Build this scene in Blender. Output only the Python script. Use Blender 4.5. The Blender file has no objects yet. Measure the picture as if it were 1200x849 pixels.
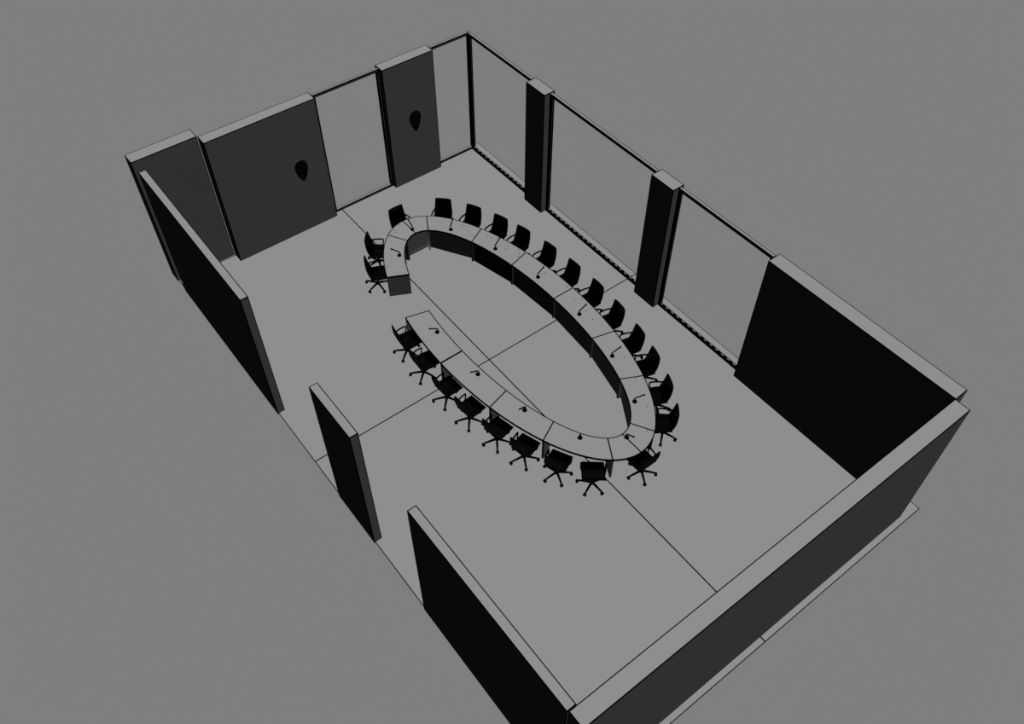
import bpy, bmesh, math
from math import sin, cos, pi, radians, atan2, acos, asin, hypot
from mathutils import Vector, Matrix

scene = bpy.context.scene
COL = scene.collection

# ------------------------------------------------------------------ materials
def new_mat(name):
    m = bpy.data.materials.new(name); m.use_nodes = True
    nt = m.node_tree; nt.nodes.clear()
    out = nt.nodes.new('ShaderNodeOutputMaterial')
    return m, nt, out

def matte(name, val, var=0.02, scale=3.0):
    m, nt, out = new_mat(name)
    d = nt.nodes.new('ShaderNodeBsdfDiffuse')
    tc = nt.nodes.new('ShaderNodeTexCoord')
    n = nt.nodes.new('ShaderNodeTexNoise'); n.inputs['Scale'].default_value = scale
    r = nt.nodes.new('ShaderNodeMapRange')
    r.inputs['To Min'].default_value = val * (1 - var); r.inputs['To Max'].default_value = val * (1 + var)
    nt.links.new(tc.outputs['Object'], n.inputs['Vector'])
    nt.links.new(n.outputs['Fac'], r.inputs['Value'])
    nt.links.new(r.outputs['Result'], d.inputs['Color'])
    nt.links.new(d.outputs['BSDF'], out.inputs['Surface'])
    return m

def gloss_black(name, f0, var=0.05):
    m, nt, out = new_mat(name)
    g = nt.nodes.new('ShaderNodeBsdfGlossy'); g.inputs['Roughness'].default_value = 0.0
    tc = nt.nodes.new('ShaderNodeTexCoord')
    n = nt.nodes.new('ShaderNodeTexNoise'); n.inputs['Scale'].default_value = 12.0
    r = nt.nodes.new('ShaderNodeMapRange')
    r.inputs['To Min'].default_value = f0 * (1 - var); r.inputs['To Max'].default_value = f0 * (1 + var)
    nt.links.new(tc.outputs['Object'], n.inputs['Vector'])
    nt.links.new(n.outputs['Fac'], r.inputs['Value'])
    nt.links.new(r.outputs['Result'], g.inputs['Color'])
    nt.links.new(g.outputs['BSDF'], out.inputs['Surface'])
    return m

ALB = 0.004
GREY  = matte('grey_plaster', ALB, 0.012, 0.8)
FLOOR = matte('grey_floor', ALB, 0.012, 0.5)
DESK  = matte('grey_laminate', ALB, 0.012, 1.5)
INK   = matte('black_edge', 0.00001, 0.0)
BLACK = gloss_black('black_upholstery', 0.0125)
MICM  = gloss_black('black_plastic', 0.006)
CREST = gloss_black('black_crest', 0.008, 0.35)

def glass():
    m, nt, out = new_mat('clear_glass')
    t = nt.nodes.new('ShaderNodeBsdfTransparent'); t.inputs['Color'].default_value = (1, 1, 1, 1)
    g = nt.nodes.new('ShaderNodeBsdfGlossy'); g.inputs['Roughness'].default_value = 0.0
    x = nt.nodes.new('ShaderNodeMixShader'); x.inputs['Fac'].default_value = 0.005
    nt.links.new(t.outputs['BSDF'], x.inputs[1]); nt.links.new(g.outputs['BSDF'], x.inputs[2])
    nt.links.new(x.outputs['Shader'], out.inputs['Surface'])
    return m
GLASS = glass()

# ------------------------------------------------------------------ helpers
def link(name, me, parent=None, loc=None):
    o = bpy.data.objects.new(name, me); COL.objects.link(o)
    if parent: o.parent = parent
    if loc: o.location = loc
    return o

def finish(bm, name, mats, parent=None, smooth=False, loc=None):
    bmesh.ops.recalc_face_normals(bm, faces=[f for f in bm.faces if not all(e.is_boundary for e in f.edges)])
    me = bpy.data.meshes.new(name); bm.to_mesh(me); bm.free()
    for m in (mats if isinstance(mats, (list, tuple)) else [mats]): me.materials.append(m)
    if smooth:
        for p in me.polygons: p.use_smooth = True
    return link(name, me, parent, loc)

def tag(o, label=None, cat=None, group=None, kind=None):
    if label: o['label'] = label
    if cat: o['category'] = cat
    if group: o['group'] = group
    if kind: o['kind'] = kind
    return o

def empty(name, loc=(0, 0, 0), rz=0.0):
    o = bpy.data.objects.new(name, None); o.empty_display_size = 0.2
    COL.objects.link(o); o.location = loc; o.rotation_euler = (0, 0, rz); return o

def edged_faces(bm, faces, w):
    """give every face a thin inked border of width w (material 1)"""
    for f in list(faces):
        r = bmesh.ops.inset_individual(bm, faces=[f], thickness=w, depth=0.0, use_even_offset=True)
        for q in r['faces']: q.material_index = 1

def add_box(bm, x0, x1, y0, y1, z0, z1, mi=0):
    v = [bm.verts.new(p) for p in ((x0,y0,z0),(x1,y0,z0),(x1,y1,z0),(x0,y1,z0),(x0,y0,z1),(x1,y0,z1),(x1,y1,z1),(x0,y1,z1))]
    fs = [bm.faces.new([v[i] for i in q]) for q in ((3,2,1,0),(4,5,6,7),(0,1,5,4),(1,2,6,5),(2,3,7,6),(3,0,4,7))]
    for f in fs: f.material_index = mi
    return fs

def box(name, x0, x1, y0, y1, z0, z1, w=0.014, mats=None, parent=None, wtop=None):
    bm = bmesh.new(); fs = add_box(bm, x0, x1, y0, y1, z0, z1)
    if w and wtop:
        edged_faces(bm, [f for i, f in enumerate(fs) if i != 1], w); edged_faces(bm, [fs[1]], wtop)
    elif w: edged_faces(bm, fs, w)
    return finish(bm, name, mats or [GREY, INK], parent)

def prism(bm, pts, z0, z1):
    lo = [bm.verts.new((x, y, z0)) for x, y in pts]; hi = [bm.verts.new((x, y, z1)) for x, y in pts]
    n = len(pts); top = bm.faces.new(hi); bot = bm.faces.new(lo[::-1])
    sides = [bm.faces.new((lo[i], lo[(i+1) % n], hi[(i+1) % n], hi[i])) for i in range(n)]
    return top, bot, sides

def frames(path):
    out = []
    for i, p in enumerate(path):
        a = path[max(i-1, 0)]; b = path[min(i+1, len(path)-1)]
        t = (b - a).normalized()
        u = t.cross(Vector((0.13, 0.31, 0.94)));
        if u.length < 0.05: u = t.cross(Vector((1, 0, 0)))
        u.normalize(); out.append((p, u, t.cross(u).normalized()))
    return out

def add_tube(bm, path, rad, seg=8):
    path = [Vector(p) for p in path]
    rads = rad if isinstance(rad, (list, tuple)) else [rad] * len(path)
    rings = []
    for (p, u, v), r in zip(frames(path), rads):
        rings.append([bm.verts.new(p + (u * cos(2*pi*k/seg) + v * sin(2*pi*k/seg)) * r) for k in range(seg)])
    for a, b in zip(rings, rings[1:]):
        for k in range(seg): bm.faces.new((a[k], a[(k+1) % seg], b[(k+1) % seg], b[k]))
    bm.faces.new(rings[0][::-1]); bm.faces.new(rings[-1])

def add_lathe(bm, prof, seg=16, c=(0, 0)):
    rings = [[bm.verts.new((c[0] + r*cos(2*pi*k/seg), c[1] + r*sin(2*pi*k/seg), z)) for k in range(seg)] for r, z in prof]
    for a, b in zip(rings, rings[1:]):
        for k in range(seg): bm.faces.new((a[k], a[(k+1) % seg], b[(k+1) % seg], b[k]))
    bm.faces.new(rings[0][::-1]); bm.faces.new(rings[-1])

def add_grid_solid(bm, front, back):
    """closed shell from two equal grids of points (rows x cols)"""
    R, Cn = len(front), len(front[0])
    A = [[bm.verts.new(p) for p in row] for row in front]; B = [[bm.verts.new(p) for p in row] for row in back]
    for i in range(R-1):
        for j in range(Cn-1):
            bm.faces.new((A[i][j], A[i][j+1], A[i+1][j+1], A[i+1][j]))
            bm.faces.new((B[i][j], B[i+1][j], B[i+1][j+1], B[i][j+1]))
    for i in range(R-1):
        bm.faces.new((A[i][0], A[i+1][0], B[i+1][0], B[i][0])); bm.faces.new((A[i][-1], B[i][-1], B[i+1][-1], A[i+1][-1]))
    for j in range(Cn-1):
        bm.faces.new((A[0][j], B[0][j], B[0][j+1], A[0][j+1])); bm.faces.new((A[-1][j], A[-1][j+1], B[-1][j+1], B[-1][j]))

def copy_tree(o, parent=None):
    c = o.copy(); COL.objects.link(c); c.parent = parent
    for ch in list(o.children): copy_tree(ch, c)
    return c

# ------------------------------------------------------------------ room shell
H = 4.08
# floor slab: four bays with inked seams
bm = bmesh.new()
X0, X1, Y0, Y1 = -7.562, 9.552, -5.162, 5.162
XS, YS = 0.0, 0.0
for (xa, xb) in ((X0, XS), (XS, X1)):
    for (ya, yb) in ((Y0, YS), (YS, Y1)):
        fs = add_box(bm, xa, xb, ya, yb, -0.03, 0.0)
        for f in fs[2:]: f.material_index = 1
sw_ = 0.0155
for (a, b, c, d) in ((X0, X1, -sw_, sw_), (-sw_, sw_, Y0, Y1), (X0, X1, Y0, Y0+0.016), (X0, X1, Y1-0.018, Y1), (X0, X0+0.02, Y0, Y1), (X1-0.016, X1, Y0, Y1)):
    f = bm.faces.new([bm.verts.new(p) for p in ((a, c, 0.0006), (b, c, 0.0006), (b, d, 0.0006), (a, d, 0.0006))]); f.material_index = 1
f_o = finish(bm, 'floor', [FLOOR, INK])
tag(f_o, 'pale grey floor slab of four bays under the oval desk ring', 'floor', kind='structure')

def wall(name, x0, x1, y0, y1, label, w=0.014, z0=0.0):
    return tag(box(name, x0, x1, y0, y1, z0, H, w), label, 'wall', kind='structure')

wall('wall_back', -7.60, -7.245, -3.437, -0.258, 'wide dark grey wall block carrying an emblem, left of the far glazing', 0.020)
wall('wall_back', -8.01, -7.622, -5.188, -3.444, 'plain dark grey wall block at the far left corner, set back', 0.020, -0.03)
wall('wall_back', -7.60, -7.245, 1.828, 3.517, 'narrow dark grey wall block carrying an emblem, between two far windows', 0.020)
wall('wall_right', 4.238, 9.086, 4.639, 5.015, 'long black solid wall at the right end of the window side', 0.018)
wall('wall_right', -4.429, -3.643, 4.632, 4.993, 'black pier between the windows, nearer the far corner', 0.021)
wall('wall_right', 0.481, 1.240, 4.632, 4.993, 'black pier between the windows, nearer the long solid wall', 0.020)
wall('wall_front', 9.067, 9.415, -5.156, 4.636, 'long grey wall closing the near end of the room', 0.019)
wall('wall_left', -7.153, -1.790, -5.185, -4.989, 'long black partition on the open side, farthest from the viewer', 0.020, -0.03)
wall('wall_left', 1.149, 2.687, -5.185, -4.989, 'short black partition standing alone on the open side', 0.019, -0.03)
wall('wall_left', 4.645, 9.062, -5.185, -4.989, 'black partition on the open side, nearest the viewer', 0.019, -0.03)

def window(n, axis, a0, a1, d0, d1, label, grille):
    """axis 'y': runs along y in the plane x=d0..d1;  axis 'x': runs along x in the plane y=d0..d1"""
    c = (a0 + a1) / 2
    root = empty('window_%d' % n, ((d0+d1)/2, c, 0) if axis == 'y' else (c, (d0+d1)/2, 0))
    tag(root, label, 'window', kind='structure')
    ox, oy = root.location.x, root.location.y
    def part(name, b0, b1, z0, z1, e0=d0, e1=d1, w=0.034, mats=None):
        if axis == 'y': q = (e0-ox, e1-ox, b0-oy, b1-oy)
        else: q = (b0-ox, b1-ox, e0-oy, e1-oy)
        return box(name, *q, z0, z1, w, mats, root, 0.018)
    fh = 0.09; jw = 0.085; g = 0.003; jwd = 0.034 if axis == 'y' else 0.039
    part('top_rail', a0+g, a1-g, H-fh, H-0.004, mats=[GREY, INK])
    rail = part('bottom_rail', a0+g, a1-g, 0.0, 0.085, mats=[GREY, INK])
    if grille:                                    # slotted heating grille along the sill
        bm = bmesh.new(); bm.from_mesh(rail.data)
        L = a1 - a0; k = int(L / 0.2); st = (L - 0.1) / k
        for f in bm.faces:
            if f.normal.z > 0.9: f.material_index = 1
        for i in range(k):
            s = a0 + 0.05 + i * st
            add_box(bm, s-ox, s+st*0.42-ox, d0+0.04-oy, d1-0.029-oy, 0.0845, 0.0865, 0)
        bm.to_mesh(rail.data); bm.free()
    part('jamb', a0+g, a0+jw, 0.086, H-fh-0.001, w=jwd)
    part('jamb', a1-jw, a1-g, 0.086, H-fh-0.001, w=jwd)
    m = (d0+d1)/2
    part('pane', a0+jw, a1-jw, 0.086, H-fh-0.001, m-0.004, m+0.004, 0, [GLASS])
    return root

WX0, WX1 = -7.470, -7.385
WY0, WY1 = 4.815, 4.905
window(1, 'y', -0.258, 1.828, WX0, WX1, 'far window between the wide emblem wall and the narrow emblem wall', False)
window(2, 'y', 3.517, WY1, WX0, WX1, 'narrow far window between the narrow emblem wall and the corner', False)
window(3, 'x', WX1+0.002, -4.429, WY0, WY1, 'side window between the far corner and the first black pier', True)
window(4, 'x', -3.643, 0.481, WY0, WY1, 'large side window between the two black piers', True)
window(5, 'x', 1.240, 4.238, WY0, WY1, 'side window between the second pier and the long black wall', True)

# emblems: rounded shield narrowing to a point, with a raised border and boss
def emblem(yc, label):
    root = empty('wall_emblem', (-7.243, yc, 2.07))
    tag(root, label, 'emblem', 'wall emblems')
    def outline(s):
        half = [(0, 0.335), (0.075, 0.325), (0.14, 0.285), (0.18, 0.215), (0.193, 0.12), (0.182, 0.02), (0.158, -0.08), (0.118, -0.19), (0.07, -0.285), (0.035, -0.335)]
        pts = half + [(-y, z) for y, z in half[::-1] if y > 0]
        return [(y*s, z*s) for y, z in pts]
    def plate(name, s, x0, x1, m):
        bm = bmesh.new(); P = outline(s)
        a = [bm.verts.new((x0, y, z)) for y, z in P]; b = [bm.verts.new((x1, y, z)) for y, z in P]
        bm.faces.new(a); bm.faces.new(b[::-1]); n = len(P)
        for i in range(n): bm.faces.new((a[i], a[(i+1) % n], b[(i+1) % n], b[i]))
        return finish(bm, name, m, root)
    plate('shield_plate', 1.0, 0.0, 0.02, MICM)
    bm = bmesh.new()
    P = outline(0.93); Q = outline(0.80); n = len(P)
    for A, B, xa in ((P, Q, 0.032),):
        vo = [bm.verts.new((xa, y, z)) for y, z in A]; vi = [bm.verts.new((xa, y, z)) for y, z in B]
        wo = [bm.verts.new((0.0205, y, z)) for y, z in A]; wi = [bm.verts.new((0.0205, y, z)) for y, z in B]
        for i in range(n):
            j = (i+1) % n
            bm.faces.new((vo[i], vo[j], vi[j], vi[i])); bm.faces.new((wo[i], wi[i], wi[j], wo[j]))
            bm.faces.new((vo[i], wo[i], wo[j], vo[j])); bm.faces.new((vi[i], vi[j], wi[j], wi[i]))
    finish(bm, 'border', CREST, root)
    return root
emblem(-1.045, 'black shield emblem on the wide grey wall block')
emblem(2.735, 'black shield emblem on the narrow grey wall block')

# ------------------------------------------------------------------ desk ring
S = 1.36
CX, CY = -0.132, 0.757
AO, BO, AI, BI = 3.67*S, 1.58*S, 3.18*S, 1.08*S
TZ0, TZ1 = 0.708, 0.75
q1 = (acos(1.345/3.67), acos(1.225/3.18)); q2 = (acos(2.468/3.67), acos(2.261/3.18)); q3 = (asin(.486/1.58), asin(.253/1.08))
h = (pi/2, pi/2)
def mir(q): return (pi - q[0], pi - q[1])
def neg(q): return (2*pi - q[0], 2*pi - q[1])
J = [(-q3[0], -q3[1]), q3, q2, q1, h, mir(q1), mir(q2), mir(q3), neg(mir(q3)), neg(mir(q2)), neg(mir(q1)), (1.5*pi, 1.5*pi), neg(q1), neg(q2), neg(q3)]
def EO(t, d=0.0):
    p = Vector((AO*cos(t), BO*sin(t))); n = Vector((cos(t)/AO, sin(t)/BO)).normalized(); return p + n*d
def EI(t, d=0.0):
    p = Vector((AI*cos(t), BI*sin(t))); n = Vector((cos(t)/AI, sin(t)/BI)).normalized(); return p + n*d

DOTS = [(-4.926, 0.329), (-4.824, 0.346), (-5.055, 0.564), (-3.83, -0.597), (-3.938, 2.018), (-3.868, 1.938), (-3.379, 2.001), (-3.116, 2.285), (-3.024, 2.336), (-2.899, 2.448), (-2.622, 2.269), (-2.409, 2.351), (-2.379, 2.445), (-2.175, 2.654), (-2.029, 2.561), (-1.967, 2.481), (-1.031, 2.567), (-1.038, 2.665), (-0.249, 2.791), (0.225, 2.644), (0.315, 2.812), (0.735, 2.621), (1.047, 2.571), (2.504, 2.349), (3.189, 2.122), (3.96, 1.761), (4.485, 1.285)]
def in_piece(x, y, ja, jb):
    p = Vector((x-CX, y-CY))
    def side(j):
        i = EI(j[1]); d = EO(j[0]) - i; v = p - i
        return d.x*v.y - d.y*v.x
    m = (EO((ja[0]+jb[0])/2) + EI((ja[1]+jb[1])/2)) / 2
    return (p - m).length < 1.3 and side(ja) > 0 and side(jb) < 0

def strip_top(bm, ta, tb, sa, sb, n, gap, we=0.012):
    """tabletop piece between outer params ta..tb and inner params sa..sb"""
    outer = [EO(ta + (tb-ta)*i/n) for i in range(n+1)]; inner = [EI(sa + (sb-sa)*i/n) for i in range(n+1)]
    def shrink(L, d):
        u = (L[1]-L[0]).normalized(); L[0] = L[0] + u*d
        u = (L[-2]-L[-1]).normalized(); L[-1] = L[-1] + u*d
    shrink(outer, gap); shrink(inner, gap)
    w = 0.026
    o2 = [p + (q-p).normalized()*w for p, q in zip(outer, inner)]; i2 = [q + (p-q).normalized()*w for p, q in zip(outer, inner)]
    oin, iin = list(o2), list(i2)
    def pull(L, d):
        L[0] = L[0] + (L[1]-L[0]).normalized()*d; L[-1] = L[-1] + (L[-2]-L[-1]).normalized()*d
    pull(oin, we); pull(iin, we)
    V = lambda p, z: bm.verts.new((p.x, p.y, z))
    O1 = [V(p, TZ1) for p in outer]; I1 = [V(p, TZ1) for p in inner]; O2 = [V(p, TZ1) for p in oin]; I2 = [V(p, TZ1) for p in iin]
    O0 = [V(p, TZ0) for p in outer]; I0 = [V(p, TZ0) for p in inner]
    def F(*v, mi=0): f = bm.faces.new(v); f.material_index = mi
    for k in range(n):
        F(O2[k], O2[k+1], I2[k+1], I2[k])
        F(O1[k], O1[k+1], O2[k+1], O2[k], mi=1); F(I2[k], I2[k+1], I1[k+1], I1[k], mi=1)
        F(O0[k], O0[k+1], O1[k+1], O1[k], mi=1); F(I1[k], I1[k+1], I0[k+1], I0[k], mi=1)
        F(O0[k], I0[k], I0[k+1], O0[k+1])
    F(O1[0], O2[0], I2[0], I1[0], mi=1); F(O1[-1], I1[-1], I2[-1], O2[-1], mi=1)
    F(O0[0], O1[0], I1[0], I0[0], mi=1); F(O0[-1], I0[-1], I1[-1], O1[-1], mi=1)

def radial_panel(root, jt, side, org, name='side_panel'):
    """full-height panel under the joint; side=+1 stands just after the joint, -1 just before"""
    o = EO(jt[0], -0.012); i = EI(jt[1], -0.004 if False else 0.004)
    d = (i - o).normalized(); nrm = Vector((-d.y, d.x))            # towards decreasing parameter? fixed below
    t_dir = EO(jt[0] + 0.01) - EO(jt[0] - 0.01)
    if nrm.dot(t_dir) < 0: nrm = -nrm
    a = 0.003*side; b = 0.024*side
    pts = [o + nrm*a, o + nrm*b, i + nrm*b, i + nrm*a]
    bm = bmesh.new(); top, bot, sides = prism(bm, [(p.x-org.x, p.y-org.y) for p in pts], 0.0, TZ0-0.001)
    bmesh.ops.recalc_face_normals(bm, faces=bm.faces[:])
    big = [f for f in sides if f.calc_area() > 0.2]
    edged_faces(bm, big, 0.014)
    return finish(bm, name, [DESK, INK], root)

def desk(k, label):
    ja, jb = J[k], J[k+1]
    cap = k in (0, 7)
    mid = (EO((ja[0]+jb[0])/2) + EI((ja[1]+jb[1])/2)) / 2
    root = empty('conference_desk', (CX+mid.x, CY+mid.y, 0))
    tag(root, label, 'desk', 'desk segments of the oval ring')
    halves = [(ja, jb)]
    if cap:
        m = ((ja[0]+jb[0])/2, (ja[1]+jb[1])/2); halves = [(ja, m), (m, jb)]
    for a, b in halves:
        bm = bmesh.new(); strip_top(bm, a[0], b[0], a[1], b[1], 10, 0.0015, 0.032 if k == 10 else 0.015)
        bmesh.ops.translate(bm, verts=bm.verts[:], vec=(-mid.x, -mid.y, 0))
        finish(bm, 'tabletop', [DESK, INK], root)
    radial_panel(root, ja, +1, mid); radial_panel(root, jb, -1, mid)
    # modesty panel along the inner edge
    bm = bmesh.new()
    if cap:
        p = EI(ja[1]); q = EI(jb[1]); out = Vector((p.x+q.x, 0)).normalized()
        u = (q-p).normalized(); p = p - u*0.0495 + out*0.14; q = q + u*0.0495 + out*0.14
        pts = [p, q, q + out*0.02, p + out*0.02]
        for z0, z1 in ((0.012, 0.10), (0.118, TZ0-0.001)):
            prism(bm, [(v.x-mid.x, v.y-mid.y) for v in pts], z0, z1)
        pts2 = [p + out*0.006, q + out*0.006, q + out*0.016, p + out*0.016]
        _, _, sd = prism(bm, [(v.x-mid.x, v.y-mid.y) for v in pts2], 0.101, 0.117)
        for f in sd: f.material_index = 1
    else:
        p = EI(ja[1]); q = EI(jb[1]); u = (q-p).normalized(); out = Vector((u.y, -u.x))
        if out.dot(p) < 0: out = -out
        sag = (EI((ja[1]+jb[1])/2) - p).dot(out) + 0.008
        dp = (EO(ja[0])-EI(ja[1])); dq = (EO(jb[0])-EI(jb[1]))
        p = p + dp*(sag/dp.dot(out)) + u*0.03; q = q + dq*(sag/dq.dot(out)) - u*0.03
        pts = [p, q, q + out*0.02, p + out*0.02]
        prism(bm, [(v.x-mid.x, v.y-mid.y) for v in pts], 0.02, TZ0-0.001)
    finish(bm, 'modesty_panel', [DESK, INK], root)
    for (x, y) in DOTS:
        if in_piece(x, y, ja, jb):
            bm = bmesh.new(); add_lathe(bm, [(0.016, -0.002), (0.016, 0.0012), (0.012, 0.002)], 10)
            o = finish(bm, 'cable_hole', INK, root, loc=(x-CX-mid.x, y-CY-mid.y, TZ1))
            o['label'] = 'tiny black hole in the tabletop'
    return root

desk(0, 'rounded grey end desk of the oval, nearest the long black wall')
desk(1, 'curved grey desk on the window side, beside the rounded near end')
desk(2, 'curved grey desk on the window side, second from the rounded near end')
desk(3, 'curved grey desk on the window side, third from the rounded near end')
desk(4, 'curved grey desk on the window side, third from the rounded far end')
desk(5, 'curved grey desk on the window side, second from the rounded far end')
desk(6, 'curved grey desk on the window side, beside the rounded far end')
desk(7, 'rounded grey end desk of the oval, facing the emblem walls')
desk(8, 'grey desk with a dark end panel, on the far side of the entry gap')
desk(10, 'grey desk on the open side, first after the entry gap')
desk(11, 'grey desk on the open side, second after the entry gap')
desk(12, 'grey desk on the open side, third after the entry gap')
desk(13, 'grey desk on the open side, fourth after the gap, beside the rounded near end')

# ------------------------------------------------------------------ microphones (local +y = towards the seat)
def make_mic():
    root = empty('desk_microphone')
    bm = bmesh.new(); add_lathe(bm, [(0.056, 0.0), (0.06, 0.012), (0.052, 0.034), (0.028, 0.05), (0.02, 0.055)], 16)
    finish(bm, 'base', MICM, root, True)
    bm = bmesh.new()
    add_tube(bm, [(0, -0.02, 0.03), (0, -0.032, 0.08), (0, -0.02, 0.12), (0, 0.015, 0.155), (0, 0.07, 0.188), (0, 0.13, 0.222), (0, 0.175, 0.247)], 0.018, 8)
    finish(bm, 'gooseneck', MICM, root, True)
    bm = bmesh.new(); add_tube(bm, [(0, 0.17, 0.244), (0, 0.18, 0.25), (0, 0.21, 0.267), (0, 0.22, 0.273)], [0.015, 0.022, 0.022, 0.014], 10)
    finish(bm, 'capsule', MICM, root, True)
    return root

MICS = [(-3.976, -0.10, 'black gooseneck microphone on the desk with the dark end panel'),
 (-4.634, 0.765, 'black gooseneck microphone on the rounded far end desk'),
 (-3.967, 1.622, 'black gooseneck microphone on the window-side desk beside the rounded far end'),
 (-2.576, 2.149, 'black gooseneck microphone on the second window-side desk from the far end'),
 (-0.997, 2.398, 'black gooseneck microphone on the third window-side desk from the far end'),
 (0.713, 2.406, 'black gooseneck microphone on the third window-side desk from the near end'),
 (2.292, 2.141, 'black gooseneck microphone on the second window-side desk from the near end'),
 (3.687, 1.619, 'black gooseneck microphone on the window-side desk beside the rounded near end'),
 (4.344, 0.765, 'black gooseneck microphone on the rounded near end desk'),
 (3.689, -0.10, 'black microphone on the fourth open-side desk after the entry gap'),
 (2.278, -0.629, 'black microphone on the third open-side desk after the entry gap'),
 (0.719, -0.866, 'black gooseneck microphone on the second open-side desk after the entry gap'),
 (-1.028, -0.873, 'black gooseneck microphone on the first open-side desk after the entry gap')]
mic0 = make_mic()
for k, (x, y, lab) in enumerate(MICS):
    o = mic0 if k == 0 else copy_tree(mic0)
    rx, ry = x-CX, y-CY
    t = atan2(ry/((BO+BI)/2), rx/((AO+AI)/2))
    n = atan2(sin(t)/((BO+BI)/2), cos(t)/((AO+AI)/2))
    o.location = (x, y, TZ1 + 0.0008); o.rotation_euler = (0, 0, n - pi/2)
    tag(o, lab, 'microphone', 'gooseneck microphones on the desk ring')

# ------------------------------------------------------------------ swivel chairs (local +y = towards the desk)
def make_chair():
    root = empty('swivel_chair')
    # seat: rounded cushion with waterfall front
    bm = bmesh.new()
    rows, cols = 9, 9
    def sw(v): return 0.262 + 0.008*sin(pi*v)                 # half width along the depth
    up, dn = [], []
    for i in range(rows):
        v = i/(rows-1); y = -0.172 + 0.497*v
        ru, rd = [], []
        for j in range(cols):
            s = -1 + 2*j/(cols-1)
            edge = max(abs(s), abs(2*v-1))**6
            x = s*sw(v)*(1 - 0.03*max(0, abs(2*v-1)-0.6))
            ru.append((x, y, 0.505 - 0.014*edge - 0.008*max(0, v-0.75)*4 - 0.012*(1-s*s)*(1-edge)))
            rd.append((x*0.97, y*0.98, 0.45 + 0.012*edge - 0.01*max(0, v-0.75)*4))
        up.append(ru); dn.append(rd)
    add_grid_solid(bm, up, dn); finish(bm, 'seat', BLACK, root, True)
    # backrest: tall tapered shell, curved at the lumbar
    bm = bmesh.new(); fr, bk = [], []
    rows, cols = 12, 9
    for i in range(rows):
        v = i/(rows-1); z = 0.49 + 0.52*v
        hw = 0.262 - 0.034*v - (0.004 if v > 0.97 else 0)
        yb = -0.108 - 0.062*(1 - (1-v)**2) - 0.065*v
        yo = -0.165 - 0.112*(1 - (1-v)**2.6); th = max(0.036, yb - yo)
        rf, rb = [], []
        for j in range(cols):
            s = -1 + 2*j/(cols-1); cv = 0.014*s*s
            e = 0.012*(abs(s)**8)
            rf.append((s*hw, yb + cv - e, z)); rb.append((s*hw, yb + cv - th + e, z))
        fr.append(rf); bk.append(rb)
    add_grid_solid(bm, fr, bk); finish(bm, 'backrest', BLACK, root, True)
    # armrests: loop from the back to a front post that drops to the seat
    for sx in (-1, 1):
        bm = bmesh.new(); x = sx*0.285
        add_tube(bm, [(sx*0.238, -0.19, 0.664), (sx*0.256, -0.11, 0.674), (sx*0.275, -0.02, 0.68), (x, 0.10, 0.68), (x, 0.15, 0.668), (x, 0.155, 0.62), (x-sx*0.005, 0.13, 0.50), (x-sx*0.02, 0.11, 0.452), (sx*0.20, 0.10, 0.425)], [0.022]*5+[0.019]*4, 8)
        finish(bm, 'armrest', BLACK, root, True)
    bm = bmesh.new()
    add_lathe(bm, [(0.045, 0.075), (0.045, 0.13), (0.03, 0.15), (0.026, 0.28), (0.022, 0.29), (0.02, 0.40), (0.09, 0.405), (0.11, 0.436)], 12)
    finish(bm, 'gas_lift', BLACK, root, True)
    for k in range(5):
        a = radians(-90 + 43.3 + 72*k); d = Vector((cos(a), sin(a), 0))
        bm = bmesh.new()
        add_tube(bm, [d*0.035 + Vector((0, 0, 0.118)), d*0.18 + Vector((0, 0, 0.108)), d*0.30 + Vector((0, 0, 0.092)), d*0.345 + Vector((0, 0, 0.078))], [0.032, 0.028, 0.024, 0.022], 8)
        leg = finish(bm, 'base_leg', BLACK, root, True)
        bm = bmesh.new(); s = Vector((-d.y, d.x, 0)); c = d*0.345 + Vector((0, 0, 0.038))
        for q in (-1, 1):
            add_tube(bm, [c + s*q*0.005, c + s*q*0.009, c + s*q*0.034, c + s*q*0.038], [0.030, 0.038, 0.038, 0.030], 12)
        add_tube(bm, [c + Vector((0, 0, 0.0)), c + Vector((0, 0, 0.05))], 0.011, 6)
        finish(bm, 'caster', BLACK, leg, False)
    return root

chair0 = make_chair()
first = [True]
def place(phi, off, label, turn=0.0, slide=0.0, group='swivel chairs around the oval desk ring'):
    """phi: direction of the outward normal of the oval (degrees)"""
    if first[0]: o = chair0; first[0] = False
    else: o = copy_tree(chair0)
    p = radians(phi)
    t = atan2(BO*sin(p), AO*cos(p)); E = EO(t); n = Vector((cos(p), sin(p)))
    q = E + n*off + Vector((-n.y, n.x))*slide
    o.location = (CX+q.x, CY+q.y, 0); o.rotation_euler = (0, 0, p + pi/2 + radians(turn))
    tag(o, label, 'chair', group)

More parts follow.
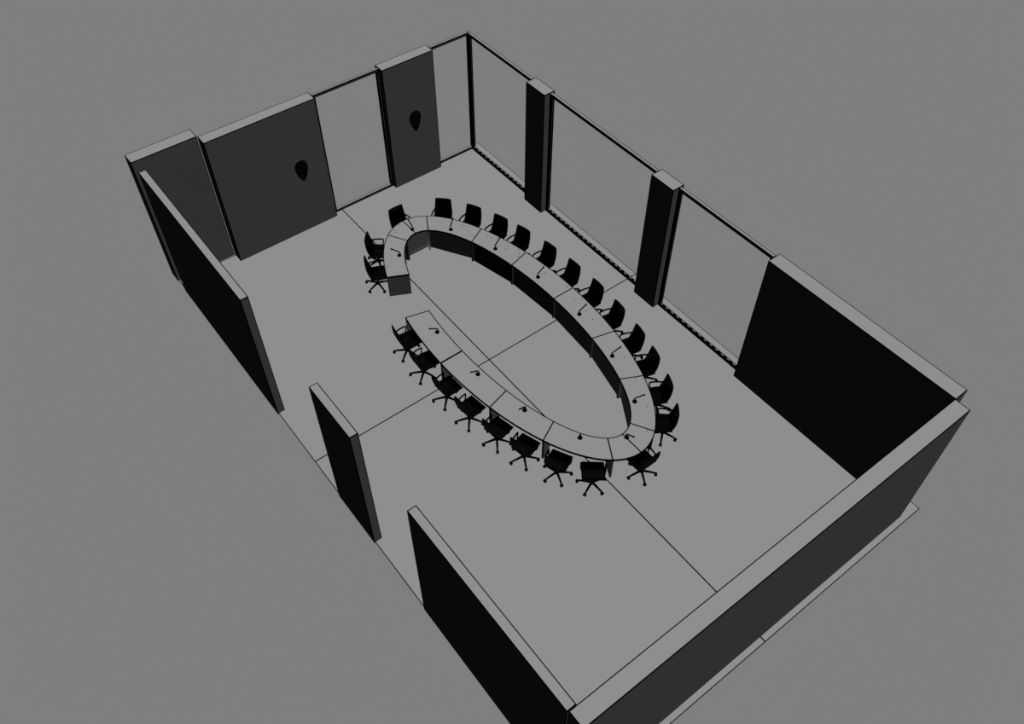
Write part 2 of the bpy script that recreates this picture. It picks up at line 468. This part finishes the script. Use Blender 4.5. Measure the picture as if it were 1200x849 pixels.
OFF = 0.232
place(180, 0.10, 'black swivel chair at the rounded far end, behind the far end microphone', 0)
place(131.3, OFF, 'black swivel chair, first on the window side from the far emblem wall', 4)
ORD = ['second', 'third', 'fourth', 'fifth', 'sixth', 'seventh', 'eighth', 'ninth', 'tenth', 'eleventh']
for w, phi in zip(ORD, (116.9, 108.3, 102.7, 97.1, 92.4, 87.8, 83.2, 77.8, 72.2, 63.4)):
    place(phi, OFF, 'black swivel chair, %s on the window side counted from the far emblem wall' % w)
place(50.0, OFF, 'black swivel chair, last on the window side, nearest the rounded near end')
place(0, 0.10, 'black swivel chair at the rounded near end, turned toward the far wall')
place(-49.9, OFF, 'black swivel chair on the open side, nearest the rounded near end, seen from behind', 10, 0.04)
ORD2 = ['second', 'third', 'fourth', 'fifth', 'sixth', 'seventh']
for w, phi in zip(ORD2, (-63.1, -71.9, -77.7, -83.0, -87.4, -92.4)):
    place(phi, OFF, 'black swivel chair on the open side, %s from the rounded near end' % w)
place(-96.8, OFF, 'black swivel chair on the open side, first after the entry gap')
place(-116.7, OFF, 'black swivel chair right before the entry gap, beside the dark desk end panel')
place(-131.3, OFF, 'black swivel chair two places before the entry gap, next to the rounded far end')

# ------------------------------------------------------------------ light
def sun(name, d, alb):
    v = Vector(d); L = bpy.data.lights.new(name, 'SUN'); L.energy = v.length*pi/alb; L.angle = 0.0
    L.use_shadow = False; L.specular_factor = 0.0
    o = bpy.data.objects.new(name, L); COL.objects.link(o)
    o.rotation_euler = v.to_track_quat('Z', 'Y').to_euler(); o.location = (0, 0, 12)
    return o
sun('sun_key', (0.0276, 0.0118, 0.267), ALB)
sun('sun_fill', (-0.0126, -0.0019, 0.002), ALB)

w = bpy.data.worlds.new('World'); scene.world = w; w.use_nodes = True
bg = w.node_tree.nodes['Background']; bg.inputs['Color'].default_value = (0.209, 0.209, 0.209, 1); bg.inputs['Strength'].default_value = 1.0

scene.view_settings.view_transform = 'Standard'
scene.view_settings.look = 'None'
scene.view_settings.exposure = 0; scene.view_settings.gamma = 1

# ------------------------------------------------------------------ camera
R = [[0.6102610722278564, 0.7921998363275129, 0.000918175347685124], [0.6124245165938571, -0.4710376134415619, -0.6348698907635004], [-0.5025113284276164, 0.3879986933559703, -0.7726185208471079]]
cd = bpy.data.cameras.new('Camera'); cd.sensor_width = 36; cd.sensor_fit = 'HORIZONTAL'; cd.lens = 36*1060.5418/1200
cd.clip_end = 200
co = bpy.data.objects.new('Camera', cd); COL.objects.link(co)
M = Matrix(((R[0][0], -R[1][0], -R[2][0], 12.21146917), (R[0][1], -R[1][1], -R[2][1], -8.68113479), (R[0][2], -R[1][2], -R[2][2], 18.12351247), (0, 0, 0, 1)))
co.matrix_world = M
scene.camera = co
